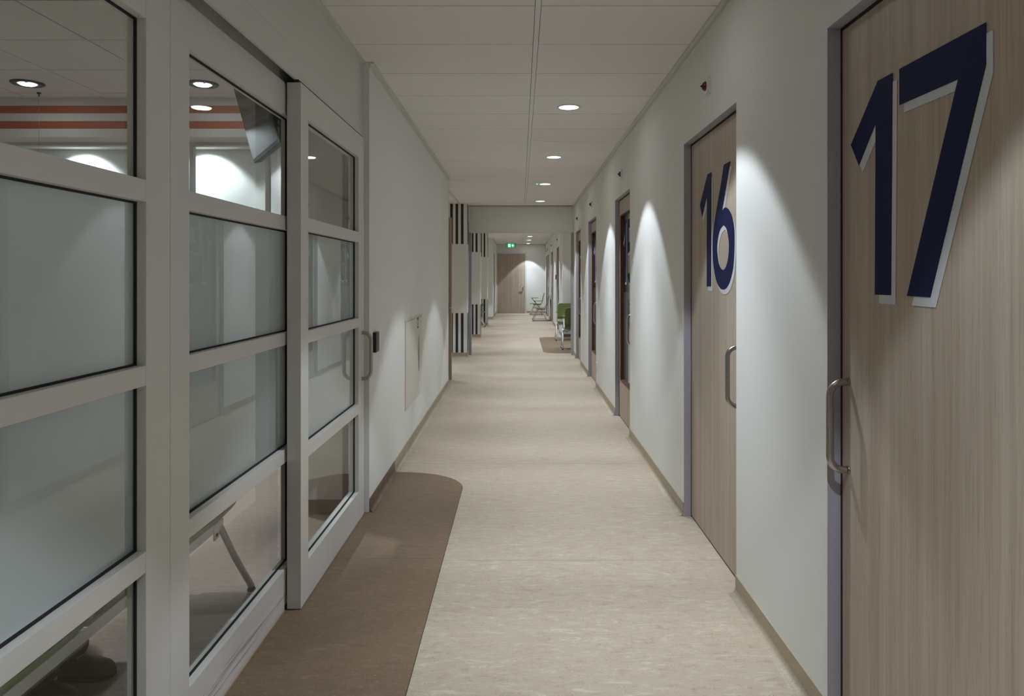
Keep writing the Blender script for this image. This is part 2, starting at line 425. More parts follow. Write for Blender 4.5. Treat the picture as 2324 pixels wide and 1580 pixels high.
def numbers(parent, d1right, second, d2left, shift=(-.023, -.025), xp=XL):
    loops = [[(d1right-u, z) for u, z in D1]]
    loops += [[(d2left-u, z) for u, z in lp] for lp in second]
    sh = [[(a+shift[0], b+shift[1]) for a, b in lp] for lp in loops]
    a = digit_mesh('number_shadow', sh, xp-.0012, .0008, M_grayfilm, parent); tag(a, 'light grey offset outline of the number')
    b = digit_mesh('door_number', loops, xp-.0024, .0008, M_navy, parent); tag(b, 'navy blue door number')

def numbered_door(n, y0, y1, label, hy, hz, second, d1r, d2l, glazed=False, x=1.0, leafx=XL, num=True):
    e = empty('door_%d' % n, (x+.06, (y0+y1)/2, 0), label=label, cat='door', kind='structure')
    fr = MB()                                # metal frame lining the opening
    fr.box(x+.0004, x+.149, y1-.0018, y1-.0002, 0, DZ-.0018).box(x+.0004, x+.149, y0+.0002, y0+.0018, 0, DZ-.0018)
    fr.box(x+.0004, x+.149, y0+.0002, y1-.0002, DZ-.0018, DZ-.0002)
    obj('door_frame', fr, M_frame, e)
    g = .006
    sl = MB().box(leafx-.001, leafx+.034, y1-.0130, y1-.0020, 0.002, DZ-.014).box(leafx-.001, leafx+.034, y0+.004, y1-.0020, DZ-.0135, DZ-.002)
    sl.box(leafx+.003, leafx+.034, y0+.004, y1-.0135, 0.0013, .0095)  # black strip paints in the shade of the gap under the leaf
    obj('seal_and_gap', sl, M_gap, e)
    lf = MB(); a, b, z0, z1 = y0+.004, y1-.0135, .010, DZ-.014
    if not glazed:
        lf.box(leafx, leafx+.04, a, b, z0, z1, bev=.0008)
        leaf = obj('door_leaf', lf, M_wood, e)
    else:
        wa, wb, wz0, wz1 = y0+.16, y1-.09, .385, 2.11
        lf.box(leafx, leafx+.04, a, wa, z0, z1).box(leafx, leafx+.04, wb, b, z0, z1).box(leafx, leafx+.04, wa, wb, z0, wz0).box(leafx, leafx+.04, wa, wb, wz1, z1)
        leaf = obj('door_leaf', lf, M_wood, e)
        bd = MB()
        for q in ((wa, wa+.012, wz0, wz1), (wb-.012, wb, wz0, wz1), (wa+.012, wb-.012, wz0, wz0+.012), (wa+.012, wb-.012, wz1-.012, wz1)):
            bd.box(leafx-.002, leafx+.04, q[0], q[1], q[2], q[3])
        tag(obj('glazing_bead', bd, M_wooddk, leaf), 'dark reddish-brown glazing bead')
        obj('pane', MB().box(leafx+.025, leafx+.031, wa+.012, wb-.012, wz0+.012, wz1-.012), M_glass, leaf)
        tag(obj('frosted_film', MB().box(leafx+.0316, leafx+.0322, wa+.012, wb-.012, wz0+.012, 1.31), M_filmd, leaf), 'grey frosted lower part of the glass')
    if hy: obj('pull_handle', pull(MB(), leafx, hy, hz, -.06), M_steel, leaf)
    if num: numbers(leaf, d1r, second, d2l, xp=leafx+.0245 if glazed else leafx)
    return e
numbered_door(1, 1.31, 2.41, 'wood-grain door at far right with large navy number 17', 2.352, .99, [D7], 2.0696, 2.032)
numbered_door(2, 3.424, 4.523, 'wood-grain door with large navy number 16', 3.513, .99, [D6, D6h], 4.03, x6)
numbered_door(3, 6.753, 7.805, 'glazed door with navy number 15, next door beyond 16', 6.77+.02, .98, [D5], 7.444, 7.37, glazed=True)
numbered_door(4, 9.76, 10.88, 'narrow-looking glazed door second beyond door 16, white socket beside it', 9.86, .98, [D4, D4h], 10.52, 10.445, glazed=True)
numbered_door(5, 12.28, 13.30, 'last glazed door on the right before the portal', 12.36, .98, [D3], 12.94, 12.865, glazed=True)

# rooms behind the glazed doors
rm = MB().box(4.1, 4.2, 5.0, 13.87, 0, ZC).box(1.15, 4.1, 5.0, 5.1, 0, ZC).box(1.15, 4.1, 8.6, 8.7, 0, ZC).box(1.15, 4.1, 11.5, 11.6, 0, ZC)
struct('wall_consulting_rooms', rm, M_wall, 'pale walls inside the rooms behind the glazed doors', 'wall')

# ------------------------------------------------------------------ signal lights over the doors
def signal(y, z, label, x=1.0):
    e = empty('signal_light', (x, y, z), label=label, cat='signal light', group='call signal lights over the doors')
    pl = MB(); pr = [(0,.0)]
    # rounded square wall plate, soft chamfer towards the room
    pts = []
    for cx, cy, a0 in ((.030,.033,0), (-.030,.033,90), (-.030,-.033,180), (.030,-.033,270)):
        for i in range(5):
            a = R(a0+90*i/4); pts.append((cx+.012*math.cos(a), cy+.014*math.sin(a)))
    pl.prism([(x-.0005, y+a, z+b) for a, b in pts], (-.010,0,0)).prism([(x-.0105, y+a*.86, z+b*.86) for a, b in pts], (-.006,0,0))
    obj('wall_plate', pl, M_white, e)
    d = MB().lathe([(.026,0), (.025,.006), (.019,.014), (.010,.019), (0,.021)], seg=24)
    d.xf(Matrix.Translation((x-.0165, y, z)) @ Matrix.Rotation(R(-90), 4, 'Y'))
    tag(obj('lens', d, M_red, e), 'dark red domed lens')
    t = MB().tube([(x-.036, y, z), (x-.043, y, z)], [.006,.004], 10)
    obj('lens_stud', t, M_gap, e)
signal(3.93, 2.478, 'white signal light with red lens above door 16')
signal(7.28, 2.478, 'white signal light with red lens above door 15')
signal(10.32, 2.478, 'small signal light with red lens above second glazed door from door 16')
signal(12.79, 2.478, 'small signal light with red lens above the last door before the portal')

# wall socket
e = empty('wall_socket', (1.0, 9.68, .29), label='small white wall socket low on the wall just before the second glazed door', cat='socket')
obj('socket_plate', MB().box(.991, .9995, 9.64, 9.72, .235, .345, bev=.002), M_white, e)
obj('socket_insert', MB().box(.989, .992, 9.655, 9.705, .25, .29, bev=.001).box(.989, .992, 9.655, 9.705, .295, .335, bev=.001), M_alu, e)

# ------------------------------------------------------------------ left wall (slightly out of true), cabinet, card reader
XA, YA, XB, YB = -.940, 4.60, -.970, 9.98
def wx(y): return XA + (XB-XA)*(y-YA)/(YB-YA)
wl = MB().prism([(XA,YA,0),(XB,YB,0),(XB-.10,YB,0),(-1.10,YA+.2,0),(-1.10,YA,0)], (0,0,ZC))
wl.box(-1.10, -1.05, 4.6, 9.98, 0, ZC)
struct('wall_left', wl, M_wall, 'white left corridor wall between glass sliding door and side hall', 'wall')
sk = MB(); n = Vector((1, (XA-XB)/(YB-YA)*1.0)).normalized()
skirt(sk, (wx(5.54), 5.54), (wx(9.98), 9.98), (n.x, n.y)); skirt(sk, (XB, 9.98), (-1.10, 9.98), (0, 1))
skirt(sk, (wx(4.60), 4.60), (wx(5.54), 5.54), (n.x, n.y), m=1)
struct('baseboard_left', sk, [SKM[0], M_baseb, M_floor], 'coved skirting along the left wall', 'baseboard')
tl = MB().prism([(XA,YA,ZC-.012),(XA+.027,YA,ZC-.012),(XB+.027,YB-.02,ZC-.012),(XB,YB,ZC-.012)], (0,0,.0115))
tl.prism([(XA,YA,ZC-.035),(XA+.006,YA,ZC-.035),(XB+.006,YB,ZC-.035),(XB,YB,ZC-.035)], (0,0,.023))
tl.box(-.99, -.963, -4.2, 4.599, ZC-.012, ZC-.0005).box(-.99, -.984, -4.2, 4.599, ZC-.035, ZC-.012)
struct('trim_2', tl, M_trim, 'ceiling edge profile along the left side', 'trim')

ang = math.atan2(XA-XB, YB-YA)       # wall yaw
def on_wall(mb, y):                   # mesh built with x = distance off the wall, y along it, z up
    return mb.xf(Matrix.Translation((wx(y), y, 0)) @ Matrix.Rotation(ang, 4, 'Z'))
e = empty('hose_cabinet', (wx(6.6), 6.6, .36), label='flush cream fire hose cabinet in the left wall with two finger-pull slots', cat='cabinet')
y0, y1, z0, z1 = -.535, .545, .362, 1.112
fb = MB().box(.0005, .004, y0, y1, z0, z0+.018).box(.0005, .004, y0, y1, z1-.018, z1).box(.0005, .004, y0, y0+.018, z0+.018, z1-.018).box(.0005, .004, y1-.018, y1, z0+.018, z1-.018)
obj('cabinet_frame', on_wall(fb, 6.6), M_cab, e)
obj('cabinet_gap', on_wall(MB().box(.0003, .0008, y0+.018, y1-.018, z0+.018, z1-.018), 6.6), M_gap, e)
ys = .285
def slot(mb, yc, side):               # lens-shaped half slot set at the edge of a door
    pts = [(.0066, yc + side*(.001+.017*math.cos(R(a))*1.0), .755+.165*math.sin(R(a))) for a in range(-90, 91, 10)]
    mb.prism(pts, (.0006,0,0)); return mb
d1 = obj('cabinet_door', on_wall(MB().box(.0012, .0062, y0+.021, ys-.0015, z0+.021, z1-.021), 6.6), M_cab, e)
d2 = obj('cabinet_door', on_wall(MB().box(.0012, .0062, ys+.0015, y1-.021, z0+.021, z1-.021), 6.6), M_cab, e)
tag(obj('finger_pull', on_wall(slot(MB(), ys-.012, -1), 6.6), M_gap, d1), 'black lens-shaped finger slot')
tag(obj('finger_pull', on_wall(slot(MB(), ys+.012, 1), 6.6), M_gap, d2), 'black lens-shaped finger slot')
st = MB().box(.0064, .0070, ys-.11, ys-.02, .995, 1.088, m=0)
st.box(.0071, .0074, ys-.104, ys-.026, 1.001, 1.082, m=1)
st.prism([(.0075, ys-.065+.020*math.cos(R(a)), 1.050+.020*math.sin(R(a))) for a in range(0,360,20)], (.0003,0,0), m=2)
st.box(.0075, .0078, ys-.075, ys-.045, 1.006, 1.028, m=2).box(.0075, .0078, ys-.100, ys-.092, 1.010, 1.075, m=2)
tag(obj('hose_sticker', on_wall(st, 6.6), [M_gap, mat('sticker_red', (.30,.03,.02), .5), M_white], d1), 'small red and white pictogram sticker')

e = empty('card_reader', (XA, 4.76, .98), label='black ribbed card reader on the wall beside the sliding glass door', cat='card reader')
obj('reader_housing', on_wall(MB().box(.0005, .022, -.05, .055, .982, 1.110, bev=.0015), 4.76), M_black, e)
rb = MB()
for k in range(9): rb.box(.0221, .0229, -.046, .051, .986+k*.0134, .986+k*.0134+.0122)
obj('reader_ribs', on_wall(rb, 4.76), M_blackrib, e)

# ------------------------------------------------------------------ pelmet over the sliding door
XP = -1.035                             # face of the fixed glazed screen
pm = MB().box(-.996, -.985, -4.2, 4.6, 2.333, ZC).box(-1.10, -.996, -4.2, 4.6, 2.42, ZC).box(-1.10, -1.06, -4.2, 4.6, 2.3205, 2.42)
pm.box(-.9855, -.9846, -4.2, 4.6, 2.455, 2.4556, m=2)
pm.box(-.992, -.975, 3.25, 4.56, 2.3203, 2.3325, m=1)  # black strip paints in the dark gap between pelmet and leaf
struct('wall_pelmet', pm, [M_alu, M_gap, M_post], 'cream panel above the glass sliding door', 'wall')

# ------------------------------------------------------------------ glazed screens
RAILS = [(2.18, 2.32), (1.672, 1.733), (1.163, 1.219), (.646, .7045), (.004, .1805)]
def screen(e, ya, yb, xa, xb, xg, st0, st1, film=True, mt=None, worn=False):
    """aluminium leaf with four panes; outer edges ya..yb, stiles st0 st1, faces xa (corridor) .. xb"""
    mb = MB(); bv = .0012
    obj('stile', MB().box(xb, xa, ya, ya+st0, .004, 2.32, bev=bv), M_alu, e)
    obj('stile', MB().box(xb, xa, yb-st1, yb, .004, 2.32, bev=bv), M_alu, e)
    for i, (z0, z1) in enumerate(RAILS):
        obj('rail', MB().box(xb, xa-.0004, ya+st0, yb-st1, z0, z1, bev=bv), M_alu if i < 4 else (mt or M_alu), e)
    for i in range(4):
        z1, z0 = RAILS[i][0], RAILS[i+1][1]; a, b = ya+st0, yb-st1; g = .0055
        sl = MB()
        for q in ((a, a+g, z0, z1), (b-g, b, z0, z1), (a+g, b-g, z0, z0+g), (a+g, b-g, z1-g, z1)):
            sl.box(xg-.001, xg+.006, *q)
        obj('gasket', sl, M_gap, e)
        p = obj('pane', MB().box(xg-.004, xg+.002, a+.001, b-.001, z0+.001, z1-.001), M_glass, e)
        if film and i in (1, 2):
            mm = .002
            tag(obj('frosted_film', MB().box(xg-.0060, xg-.0055, a+mm, b-mm, z0+mm, z1-mm), M_film, p), 'frosted privacy film')

def worn_mat():
    m = bpy.data.materials.new('partition_paint_scuffed'); m.use_nodes = True; nt = m.node_tree; b = nt.nodes['Principled BSDF']
    tc = nt.nodes.new('ShaderNodeTexCoord')
    n = mapped_noise(nt, tc, (1, .9, 48), 5, .65, .4)
    r = ramp(nt, n.outputs[0], [(0, (.66,.65,.64)), (.53, (.68,.67,.67)), (.585, (.30,.26,.26)), (.64, (.55,.52,.51))])
    sep = nt.nodes.new('ShaderNodeSeparateXYZ'); nt.links.new(tc.outputs['Object'], sep.inputs[0])
    cmpn = nt.nodes.new('ShaderNodeMath'); cmpn.operation = 'COMPARE'; cmpn.inputs[1].default_value = .062; cmpn.inputs[2].default_value = .042
    nt.links.new(sep.outputs[2], cmpn.inputs[0])
    base = nt.nodes.new('ShaderNodeRGB'); base.outputs[0].default_value = (.62,.61,.58,1)
    c = mix(nt, cmpn.outputs[0], base.outputs[0], r.outputs[0]); nt.links.new(c, b.inputs['Base Color']); b.inputs['Roughness'].default_value = .42
    return m
M_scuff = worn_mat()
e = empty('window_1', (XP, 1.55, 0), label='fixed glazed screen at far left with frosted middle panes', cat='glass partition', kind='structure')
screen(e, 1.02, 2.1845, XP, -1.0885, -1.067, .13, .139)
e = empty('window_2', (XP, 2.8, 0), label='fixed glazed screen between the far left one and the sliding door', cat='glass partition', kind='structure')
screen(e, 2.1865, 3.495, XP, -1.0885, -1.067, .126, .135, mt=M_scuff)
e = empty('window_3', (XP, .4, 0), label='fixed glazed screen beside the photographer, outside the picture', cat='glass partition', kind='structure')
screen(e, -.20, 1.018, XP, -1.0885, -1.067, .13, .13)
struct('wall_left_back', MB().box(-1.098, XP, -4.2, -.20, 0, 2.42), M_wall, 'white wall behind the glass screens', 'wall')
e = empty('door_6', (-.965, 3.9, 0), label='cream sliding glass door standing open with steel pull handle', cat='sliding door', kind='structure')
screen(e, 3.25, 4.56, -.965, -1.026, -.994, .116, .148)
obj('pull_handle', pull(MB(), -.965, 4.505, .985, .055), M_steel, e)
obj('pull_handle', pull(MB(), -1.026, 4.505, .985, -.045), M_steel, e)
obj('floor_guide', MB().box(-1.05, -1.03, 3.25, 3.34, .0, .02), M_gap, e)
# strip under the fixed screens
struct('trim_3', MB().box(-1.040, -1.032, -.2, 3.40, 0, .0035), mat('sill_sealant', (.35,.25,.16), .6), 'thin brown joint under the fixed glass screens', 'trim')
# jamb box the leaf shuts against / room return wall
struct('wall_return', MB().box(-1.40, -1.105, 4.58, 4.72, 0, ZC), M_wall, 'short white wall in the waiting room behind the sliding door', 'wall')
sk = MB(); skirt(sk, (-1.40, 4.58), (-1.105, 4.58), (0, -1))
struct('baseboard_return', sk, M_baseb, 'brown skirting of the short waiting room wall', 'baseboard')

# ------------------------------------------------------------------ waiting room
wr = MB().box(-6.1, -6.0, -1.2, 9.0, 0, ZC).box(-6.1, -1.10, -1.3, -1.2, 0, ZC)
struct('wall_waiting_room', wr, M_wall, 'white side walls of the waiting room', 'wall')
st = MB().box(-5.999, -5.996, -1.2, 5.5, 2.687, 2.743).box(-5.999, -5.996, -1.2, 5.5, 2.572, 2.628)
st.box(-5.9, -1.2, -1.199, -1.196, 2.687, 2.743).box(-5.9, -1.2, -1.199, -1.196, 2.572, 2.628)
struct('trim_4', st, M_orange, 'pair of orange stripes running round the waiting room wall', 'wall stripe')
bh = MB().box(-6.0, -1.10, 5.52, 5.74, 2.51, ZC)
bh.box(-5.995, -1.11, 5.5185, 5.5201, 2.687, 2.743, m=1).box(-5.995, -1.11, 5.5185, 5.5201, 2.572, 2.628, m=1)
bh.box(-6.0, -1.10, 5.735, 5.80, 2.485, 2.53, m=2)
struct('wall_bulkhead', bh, [M_wall, M_orange, M_trim], 'bulkhead with two orange stripes across the waiting room', 'wall')
struct('wall_back_room', MB().box(-6.0, -1.10, 7.77, 7.90, 0, ZC), M_wall, 'brightly lit back wall beyond the striped bulkhead', 'wall')
e = empty('window_4', (-3.6, 5.77, 0), label='slim-framed glass screen under the orange-striped bulkhead', cat='glass partition', kind='structure')
for xx in (-5.4, -4.0, -2.56, -1.97):
    obj('mullion', MB().box(xx-.014, xx+.014, 5.75, 5.80, 0, 2.49), M_white, e)
obj('pane', MB().box(-5.98, -1.97, 5.772, 5.778, .02, 2.485), M_glass, e)
# thin hanging wire with its ceiling hook
e = empty('ceiling_hanger', (-3.49, 5.36, ZC), label='thin wire hanging from a small hook in the waiting room ceiling', cat='hanger')
obj('hook', MB().box(-3.50, -3.48, 5.35, 5.37, ZC-.012, ZC-.0005).tube([(-3.49,5.36,ZC-.03),(-3.49,5.36,ZC-.01)], .005, 8), M_ringdk, e)
obj('wire', MB().tube([(-3.49,5.36,2.33),(-3.49,5.36,ZC-.028)], .0012, 6), M_steel, e)

# television hanging from the ceiling
BL = Vector((-1.584, 4.40, 2.14)); BR = Vector((-1.205, 3.71, 2.14)); wv = (BR-BL).normalized(); W = (BR-BL).length
nv = Vector((wv.y, -wv.x, 0)); nv = nv if nv.x < 0 else -nv      # screen faces into the room
tl_ = R(15); up = nv*math.sin(tl_) + Vector((0,0,1))*math.cos(tl_); nn = (nv*math.cos(tl_) - Vector((0,0,1))*math.sin(tl_)).normalized()
H = .465
TM = Matrix(((wv.x, nn.x, up.x, BL.x), (wv.y, nn.y, up.y, BL.y), (wv.z, nn.z, up.z, BL.z), (0,0,0,1)))
e = empty('television', (-1.40, 4.05, 2.14), label='dark flat television hung tilted from the waiting room ceiling', cat='television')
obj('tv_housing', MB().box(0, W, -.045, 0, 0, H, bev=.004).xf(TM), M_black, e)
obj('tv_screen', MB().box(.012, W-.012, -.001, .002, .022, H-.010).xf(TM), M_screen, e)
bz = MB()
for q in ((0, W, 0, .012), (0, W, H-.006, H), (0, .006, .012, H-.006), (W-.006, W, .012, H-.006)): bz.box(q[0], q[1], -.004, .004, q[2], q[3])
bz.box(W*.42, W*.50, -.02, .006, -.02, 0, bev=.003).box(W*.55, W*.85, -.03, 0, -.012, 0)
tag(obj('tv_bezel', bz, M_tvframe, e), 'silver bezel with sensor lip')
br = MB().box(W*.4, W*.6, -.075, -.045, .1, .36).xf(TM)
c0 = TM @ Vector((W/2, -.07, .23))
br.tube([c0, (c0.x+.10, c0.y+.06, c0.z+.02), (c0.x+.10, c0.y+.06, ZC-.001)], .018, 12)
br.box(c0.x+.04, c0.x+.16, c0.y, c0.y+.12, ZC-.008, ZC-.0005)
obj('ceiling_mount', br, M_black, e)

# ------------------------------------------------------------------ downlights
def lamp_light(name, loc, W, ang, blend, radius, col, parent, rot=(0,0,0)):
    d = bpy.data.lights.new(name, 'SPOT'); d.energy = W; d.spot_size = R(ang); d.spot_blend = blend; d.shadow_soft_size = radius; d.color = col
    o = bpy.data.objects.new(name, d); C.objects.link(o); o.parent = parent; o.location = loc; o.rotation_euler = rot; return o
def spill_light(parent, W, size=.14, z=-.010):
    d = bpy.data.lights.new('lamp_spill', 'AREA'); d.shape = 'DISK'; d.size = size; d.energy = W; d.color = SPILL_COL
    o = bpy.data.objects.new('lamp_spill', d); C.objects.link(o); o.parent = parent; o.location = (0,0,z); return o
def downlight_proto():
    e = empty('downlight', (0,0,0))
    obj('lamp_ring', MB().lathe([(.0765,-.001), (.078,-.005), (.088,-.005), (.092,-.001), (.092,.0), (.0765,.0)], seg=40), M_ring, e)
    obj('lamp_diffuser', MB().lathe([(0,-.0035), (.0765,-.0035), (.0765,0)], seg=40), M_lamp, e)
    lamp_light('lamp_beam', (0,0,-.012), CORRIDOR_W, 82, .17, .035, LAMP_COL, e)
    lamp_light('lamp_core', (0,0,-.013), CORRIDOR_W*1.25, 64, .8, .05, LAMP_COL, e)
    spill_light(e, SPILL_W)
    return e
proto = downlight_proto(); first = [True]
def downlight(x, y, label, group='round recessed downlights in the corridor ceiling', z=ZC, led=False):
    if first[0]: o = proto; first[0] = False
    else: o = copy_tree(proto)
    o.location = (x, y, z-.0006); tag(o, label, 'ceiling light', group)
    if led:
        l = MB().lathe([(0,-.008), (.012,-.006), (.014,0), (0,0)], seg=12); obj('indicator', l.xf(Matrix.Translation((-.115,0,0))), M_led, o, world=False)['label'] = 'small glowing green emergency light indicator'
    return o
downlight(.381, 5.82, 'large round downlight, nearest of the row in the corridor ceiling')
downlight(.374, 8.24, 'round downlight, second nearest of the corridor row')
downlight(.356, 10.63, 'round downlight with green indicator, third of the row before the portal', led=True)
downlight(.350, 13.02, 'small-looking round downlight just before the portal')
for y in (3.42, 1.02, -1.4): downlight(.381, y, 'round downlight above and behind the photographer, outside the picture')
for y, lb, ld in ((24.3, 'nearest downlight beyond the portal, above the far corridor', False), (26.75, 'far downlight with green indicator left of it', True), (29.45, 'farthest downlight, close to the end wall', False)):
    downlight(.315, y, lb, led=ld)
for y in (15.4, 17.5, 19.6, 21.9): downlight(.315, y, 'round downlight hidden behind the portal beam')
for x, y in ((-2.1, 11.9), (-2.2, 16.0), (-2.2, 20.2), (-2.2, 24.1), (1.9, 16.0)): downlight(x, y, 'round downlight in a side bay, hidden from the corridor', 'round downlights in the side bays')
for x, y in ((2.3, 6.9), (2.3, 10.0), (2.3, 12.7)):  # unseen lamps added to brighten the rooms behind the door glass
    o = downlight(x, y, 'unseen dimmed downlight added to light a room behind a glazed door', 'downlights added to light the consulting rooms')
    for ch in o.children:
        if ch.type == 'LIGHT': ch.data = ch.data.copy(); ch.data.energy *= .10

def gimbal(x, y, label, spot=76, energy=ROOM_W, tilt=0, group='adjustable spotlights in the waiting room ceiling'):
    e = empty('ceiling_spotlight', (x, y, ZC-.0006), label=label, cat='ceiling light', group=group)
    obj('lamp_ring', MB().lathe([(.062,-.001), (.066,-.010), (.098,-.010), (.106,-.002), (.106,0), (.062,0)], seg=40), M_ringdk, e, world=False)
    d = MB().lathe([(0,-.016), (.045,-.014), (.058,-.006), (.060,-.002)], seg=32)
    obj('spot_lens', d, M_spot, e, world=False)
    obj('tilt_knob', MB().lathe([(0,-.010), (.008,-.008), (.010,0), (0,0)], (.05,-.088,-.012), seg=12), M_chrome, e, world=False)
    lamp_light('lamp_beam', (0,0,-.024), energy, spot, .25, .04, LAMP_COL, e, (R(tilt),0,0))
    spill_light(e, SPILL_W*.5, .10, -.02)
gimbal(-3.40, 5.10, 'bright adjustable spotlight seen through the far left glass screen')
gimbal(-2.20, 5.12, 'bright adjustable spotlight seen left of the television')
gimbal(-2.9, 2.7, 'adjustable waiting room spotlight hidden above the glass screens')
gimbal(-2.2, .9, 'adjustable waiting room spotlight hidden above the glass screens')
gimbal(-4.57, 7.42, 'spotlight beyond the striped bulkhead, left one', energy=ROOM_W*.25, spot=100, tilt=38, group='spotlights beyond the striped bulkhead')
gimbal(-3.29, 7.42, 'spotlight beyond the striped bulkhead, at the thin white mullion', energy=ROOM_W*.25, spot=100, tilt=38, group='spotlights beyond the striped bulkhead')
gimbal(-2.2, 7.42, 'spotlight beyond the striped bulkhead, behind the television', energy=ROOM_W*.14, spot=100, tilt=38, group='spotlights beyond the striped bulkhead')

# ------------------------------------------------------------------ portal at Y = 13.87
pb = MB().box(-.967, 1.02, 13.87, 13.99, 2.298, ZC).box(1.0, 1.15, 13.87, 13.99, 0, ZC)
pb.box(-.97, 1.02, 13.865, 13.995, 2.294, 2.300, m=1)
struct('wall_portal', pb, [M_wall, M_trim], 'plain beam spanning the corridor above the portal opening', 'wall')
struct('trim_5', MB().box(-.96, .998, 13.862, 13.8695, ZC-.008, ZC-.0005), M_ringdk, 'dark joint between portal beam and ceiling', 'trim')
e = empty('portal_frame', (0, 13.9, 0), label='grey metal portal posts under the corridor beam', cat='door frame', kind='structure')
obj('post', MB().box(-.968, -.918, 13.86, 14.0, 0, 2.297, bev=.003), M_post, e)
obj('post', MB().box(.955, 1.012, 13.86, 14.0, 0, 2.297, bev=.003), M_post, e)

# ------------------------------------------------------------------ side hall and pillars on the left
def pillar(n, y0, y1, xr, label):
    s = MB().box(-3.4, xr, y0, y1, 0, ZC)
    x = xr-.066
    k = 0
    while x > -2.4:
        for z0, z1 in ((2.068, ZC-.001), (.086, .805)):
            s.box(x-.048, x, y0-.0012, y0, z0, z1, m=1)
        x -= .0975; k += 1
    for z0, z1 in ((2.068, ZC-.001), (.086, .805)): s.box(xr, xr+.0012, y0+.004, y1, z0, z1, m=2)
    o = struct('wall_pillar_%d' % n, s, [M_wall, M_stripe, M_stripeg], label, 'wall')
    sk = MB(); skirt(sk, (-3.4, y0), (xr, y0), (0, -1)); skirt(sk, (xr, y0), (xr, y1), (1, 0))
    struct('baseboard_pillar_%d' % n, sk, SKM, 'skirting round ' + label[2:] if label.startswith('a ') else 'skirting of the ' + label, 'baseboard')
pillar(1, 13.50, 13.86, -.972, 'near striped wall end left of the portal')
pillar(2, 17.80, 18.25, -.966, 'middle striped wall end beyond the portal')
pillar(3, 22.10, 22.50, -.985, 'far striped wall end beyond the portal')
lw = wall_x(-1.12, -.969, 25.6, 30.0, [(26.9, 27.9)], dz=2.33); lw.box(-3.4, -1.12, 25.6, 25.75, 0, ZC)
struct('wall_left_far', lw, M_wall, 'plain white wall at the far left end of the corridor', 'wall')
sk = MB(); skirt(sk, (-3.4, 25.6), (-.969, 25.6), (0,-1)); skirt(sk, (-.969, 25.6), (-.969, 26.9), (1,0)); skirt(sk, (-.969, 27.9), (-.969, 30), (1,0))
struct('baseboard_left_far', sk, SKM, 'skirting of the far left corridor wall', 'baseboard')
struct('wall_bays', MB().box(-3.5, -3.4, 9.9, 30, 0, ZC).box(-3.4, -1.05, 9.9, 9.98, 0, ZC), M_wall, 'back wall of the side bays on the left', 'wall')
def plain_door(n, x, y0, y1, side, label, hy=None, dz=DZ):
    e = empty('door_%d' % n, (x, (y0+y1)/2, 0), label=label, cat='door', kind='structure')
    s = side                                  # +1 wall on the right side of the corridor
    a, b = sorted((x+s*.0004, x+s*.149))
    fr = MB().box(a, b, y1-.0018, y1-.0002, 0, dz-.0018).box(a, b, y0+.0002, y0+.0018, 0, dz-.0018).box(a, b, y0+.0002, y1-.0002, dz-.0018, dz-.0002)
    obj('door_frame', fr, M_frame, e)
    a, b = sorted((x+s*.044, x+s*.084))
    lf = obj('door_leaf', MB().box(a, b, y0+.004, y1-.006, .006, dz-.009), M_wood, e)
    if hy: obj('pull_handle', pull(MB(), x+s*.044, hy, .985, -s*.06, r=.013), M_steel, lf)
plain_door(9, -.969, 26.9, 27.9, -1, 'door in the far left wall with a grey frame', dz=2.33)

# open wooden door leaf at the corner of the side hall
e = empty('door_8', (-1.4, 10.52, 0), label='wooden door edge standing open at the end of the left wall with a steel lever', cat='door', kind='structure')
lf = obj('door_leaf', MB().box(-1.93, -.976, 10.50, 10.54, .006, 2.31, bev=.001), M_wood, e)
lv = MB().box(-1.035, -.998, 10.494, 10.4995, .89, 1.075, bev=.002)
lv.tube([(-1.016,10.495,1.03),(-1.016,10.455,1.03),(-1.024,10.447,1.03),(-1.13,10.447,1.03)], .0095, 12)
lv.tube([(-1.016,10.455,1.03),(-.988,10.452,1.03)], .0095, 12)
tag(obj('lever_handle', lv, M_steel, lf), 'brushed steel lever on a long plate')

# ------------------------------------------------------------------ far right side
FR = [(19.45, 20.72), (23.2, 24.35), (26.5, 27.6), (28.2, 29.3)]
struct('wall_right_far', wall_x(1.02, 1.17, 17.9, 30.0, FR), M_wall, 'white right wall of the far corridor', 'wall')
struct('wall_alcove', MB().box(2.6, 2.7, 13.87, 18.05, 0, ZC).box(1.17, 2.6, 17.9, 18.05, 0, ZC).box(1.15, 2.6, 13.87, 13.99, 0, ZC), M_wall, 'walls of the chair alcove on the right beyond the portal', 'wall')
sk = MB(); y = 17.9
for a, b in FR: skirt(sk, (1.02, y), (1.02, a), (-1, 0)); y = b
skirt(sk, (1.02, y), (1.02, 30), (-1, 0))
struct('baseboard_right_far', sk, SKM, 'skirting of the far right corridor wall', 'baseboard')
sk = MB(); skirt(sk, (1.03, 17.9), (2.6, 17.9), (0, -1)); skirt(sk, (2.6, 13.99), (2.6, 17.9), (-1, 0)); skirt(sk, (1.15, 13.99), (2.6, 13.99), (0, 1))
struct('baseboard_alcove', sk, [M_baseb, M_baseb, M_brown], 'dark brown skirting in the chair alcove', 'baseboard')
plain_door(10, 1.02, 19.45, 20.72, 1, 'first door beyond the chair alcove on the right', 19.56)
plain_door(11, 1.02, 23.2, 24.35, 1, 'second door beyond the chair alcove on the right', 23.32)
plain_door(12, 1.02, 26.5, 27.6, 1, 'third door on the far right behind the two green chairs', 26.6)
plain_door(13, 1.02, 28.2, 29.3, 1, 'door nearest the end wall on the far right', 28.3)
for y, lb in ((20.1, 'tiny signal light above the first door beyond the alcove'), (23.8, 'tiny signal light above the second door beyond the alcove'), (27.1, 'tiny signal light above the third far right door'), (28.75, 'tiny signal light above the door nearest the end wall')):
    signal(y, 2.478, lb, x=1.02)
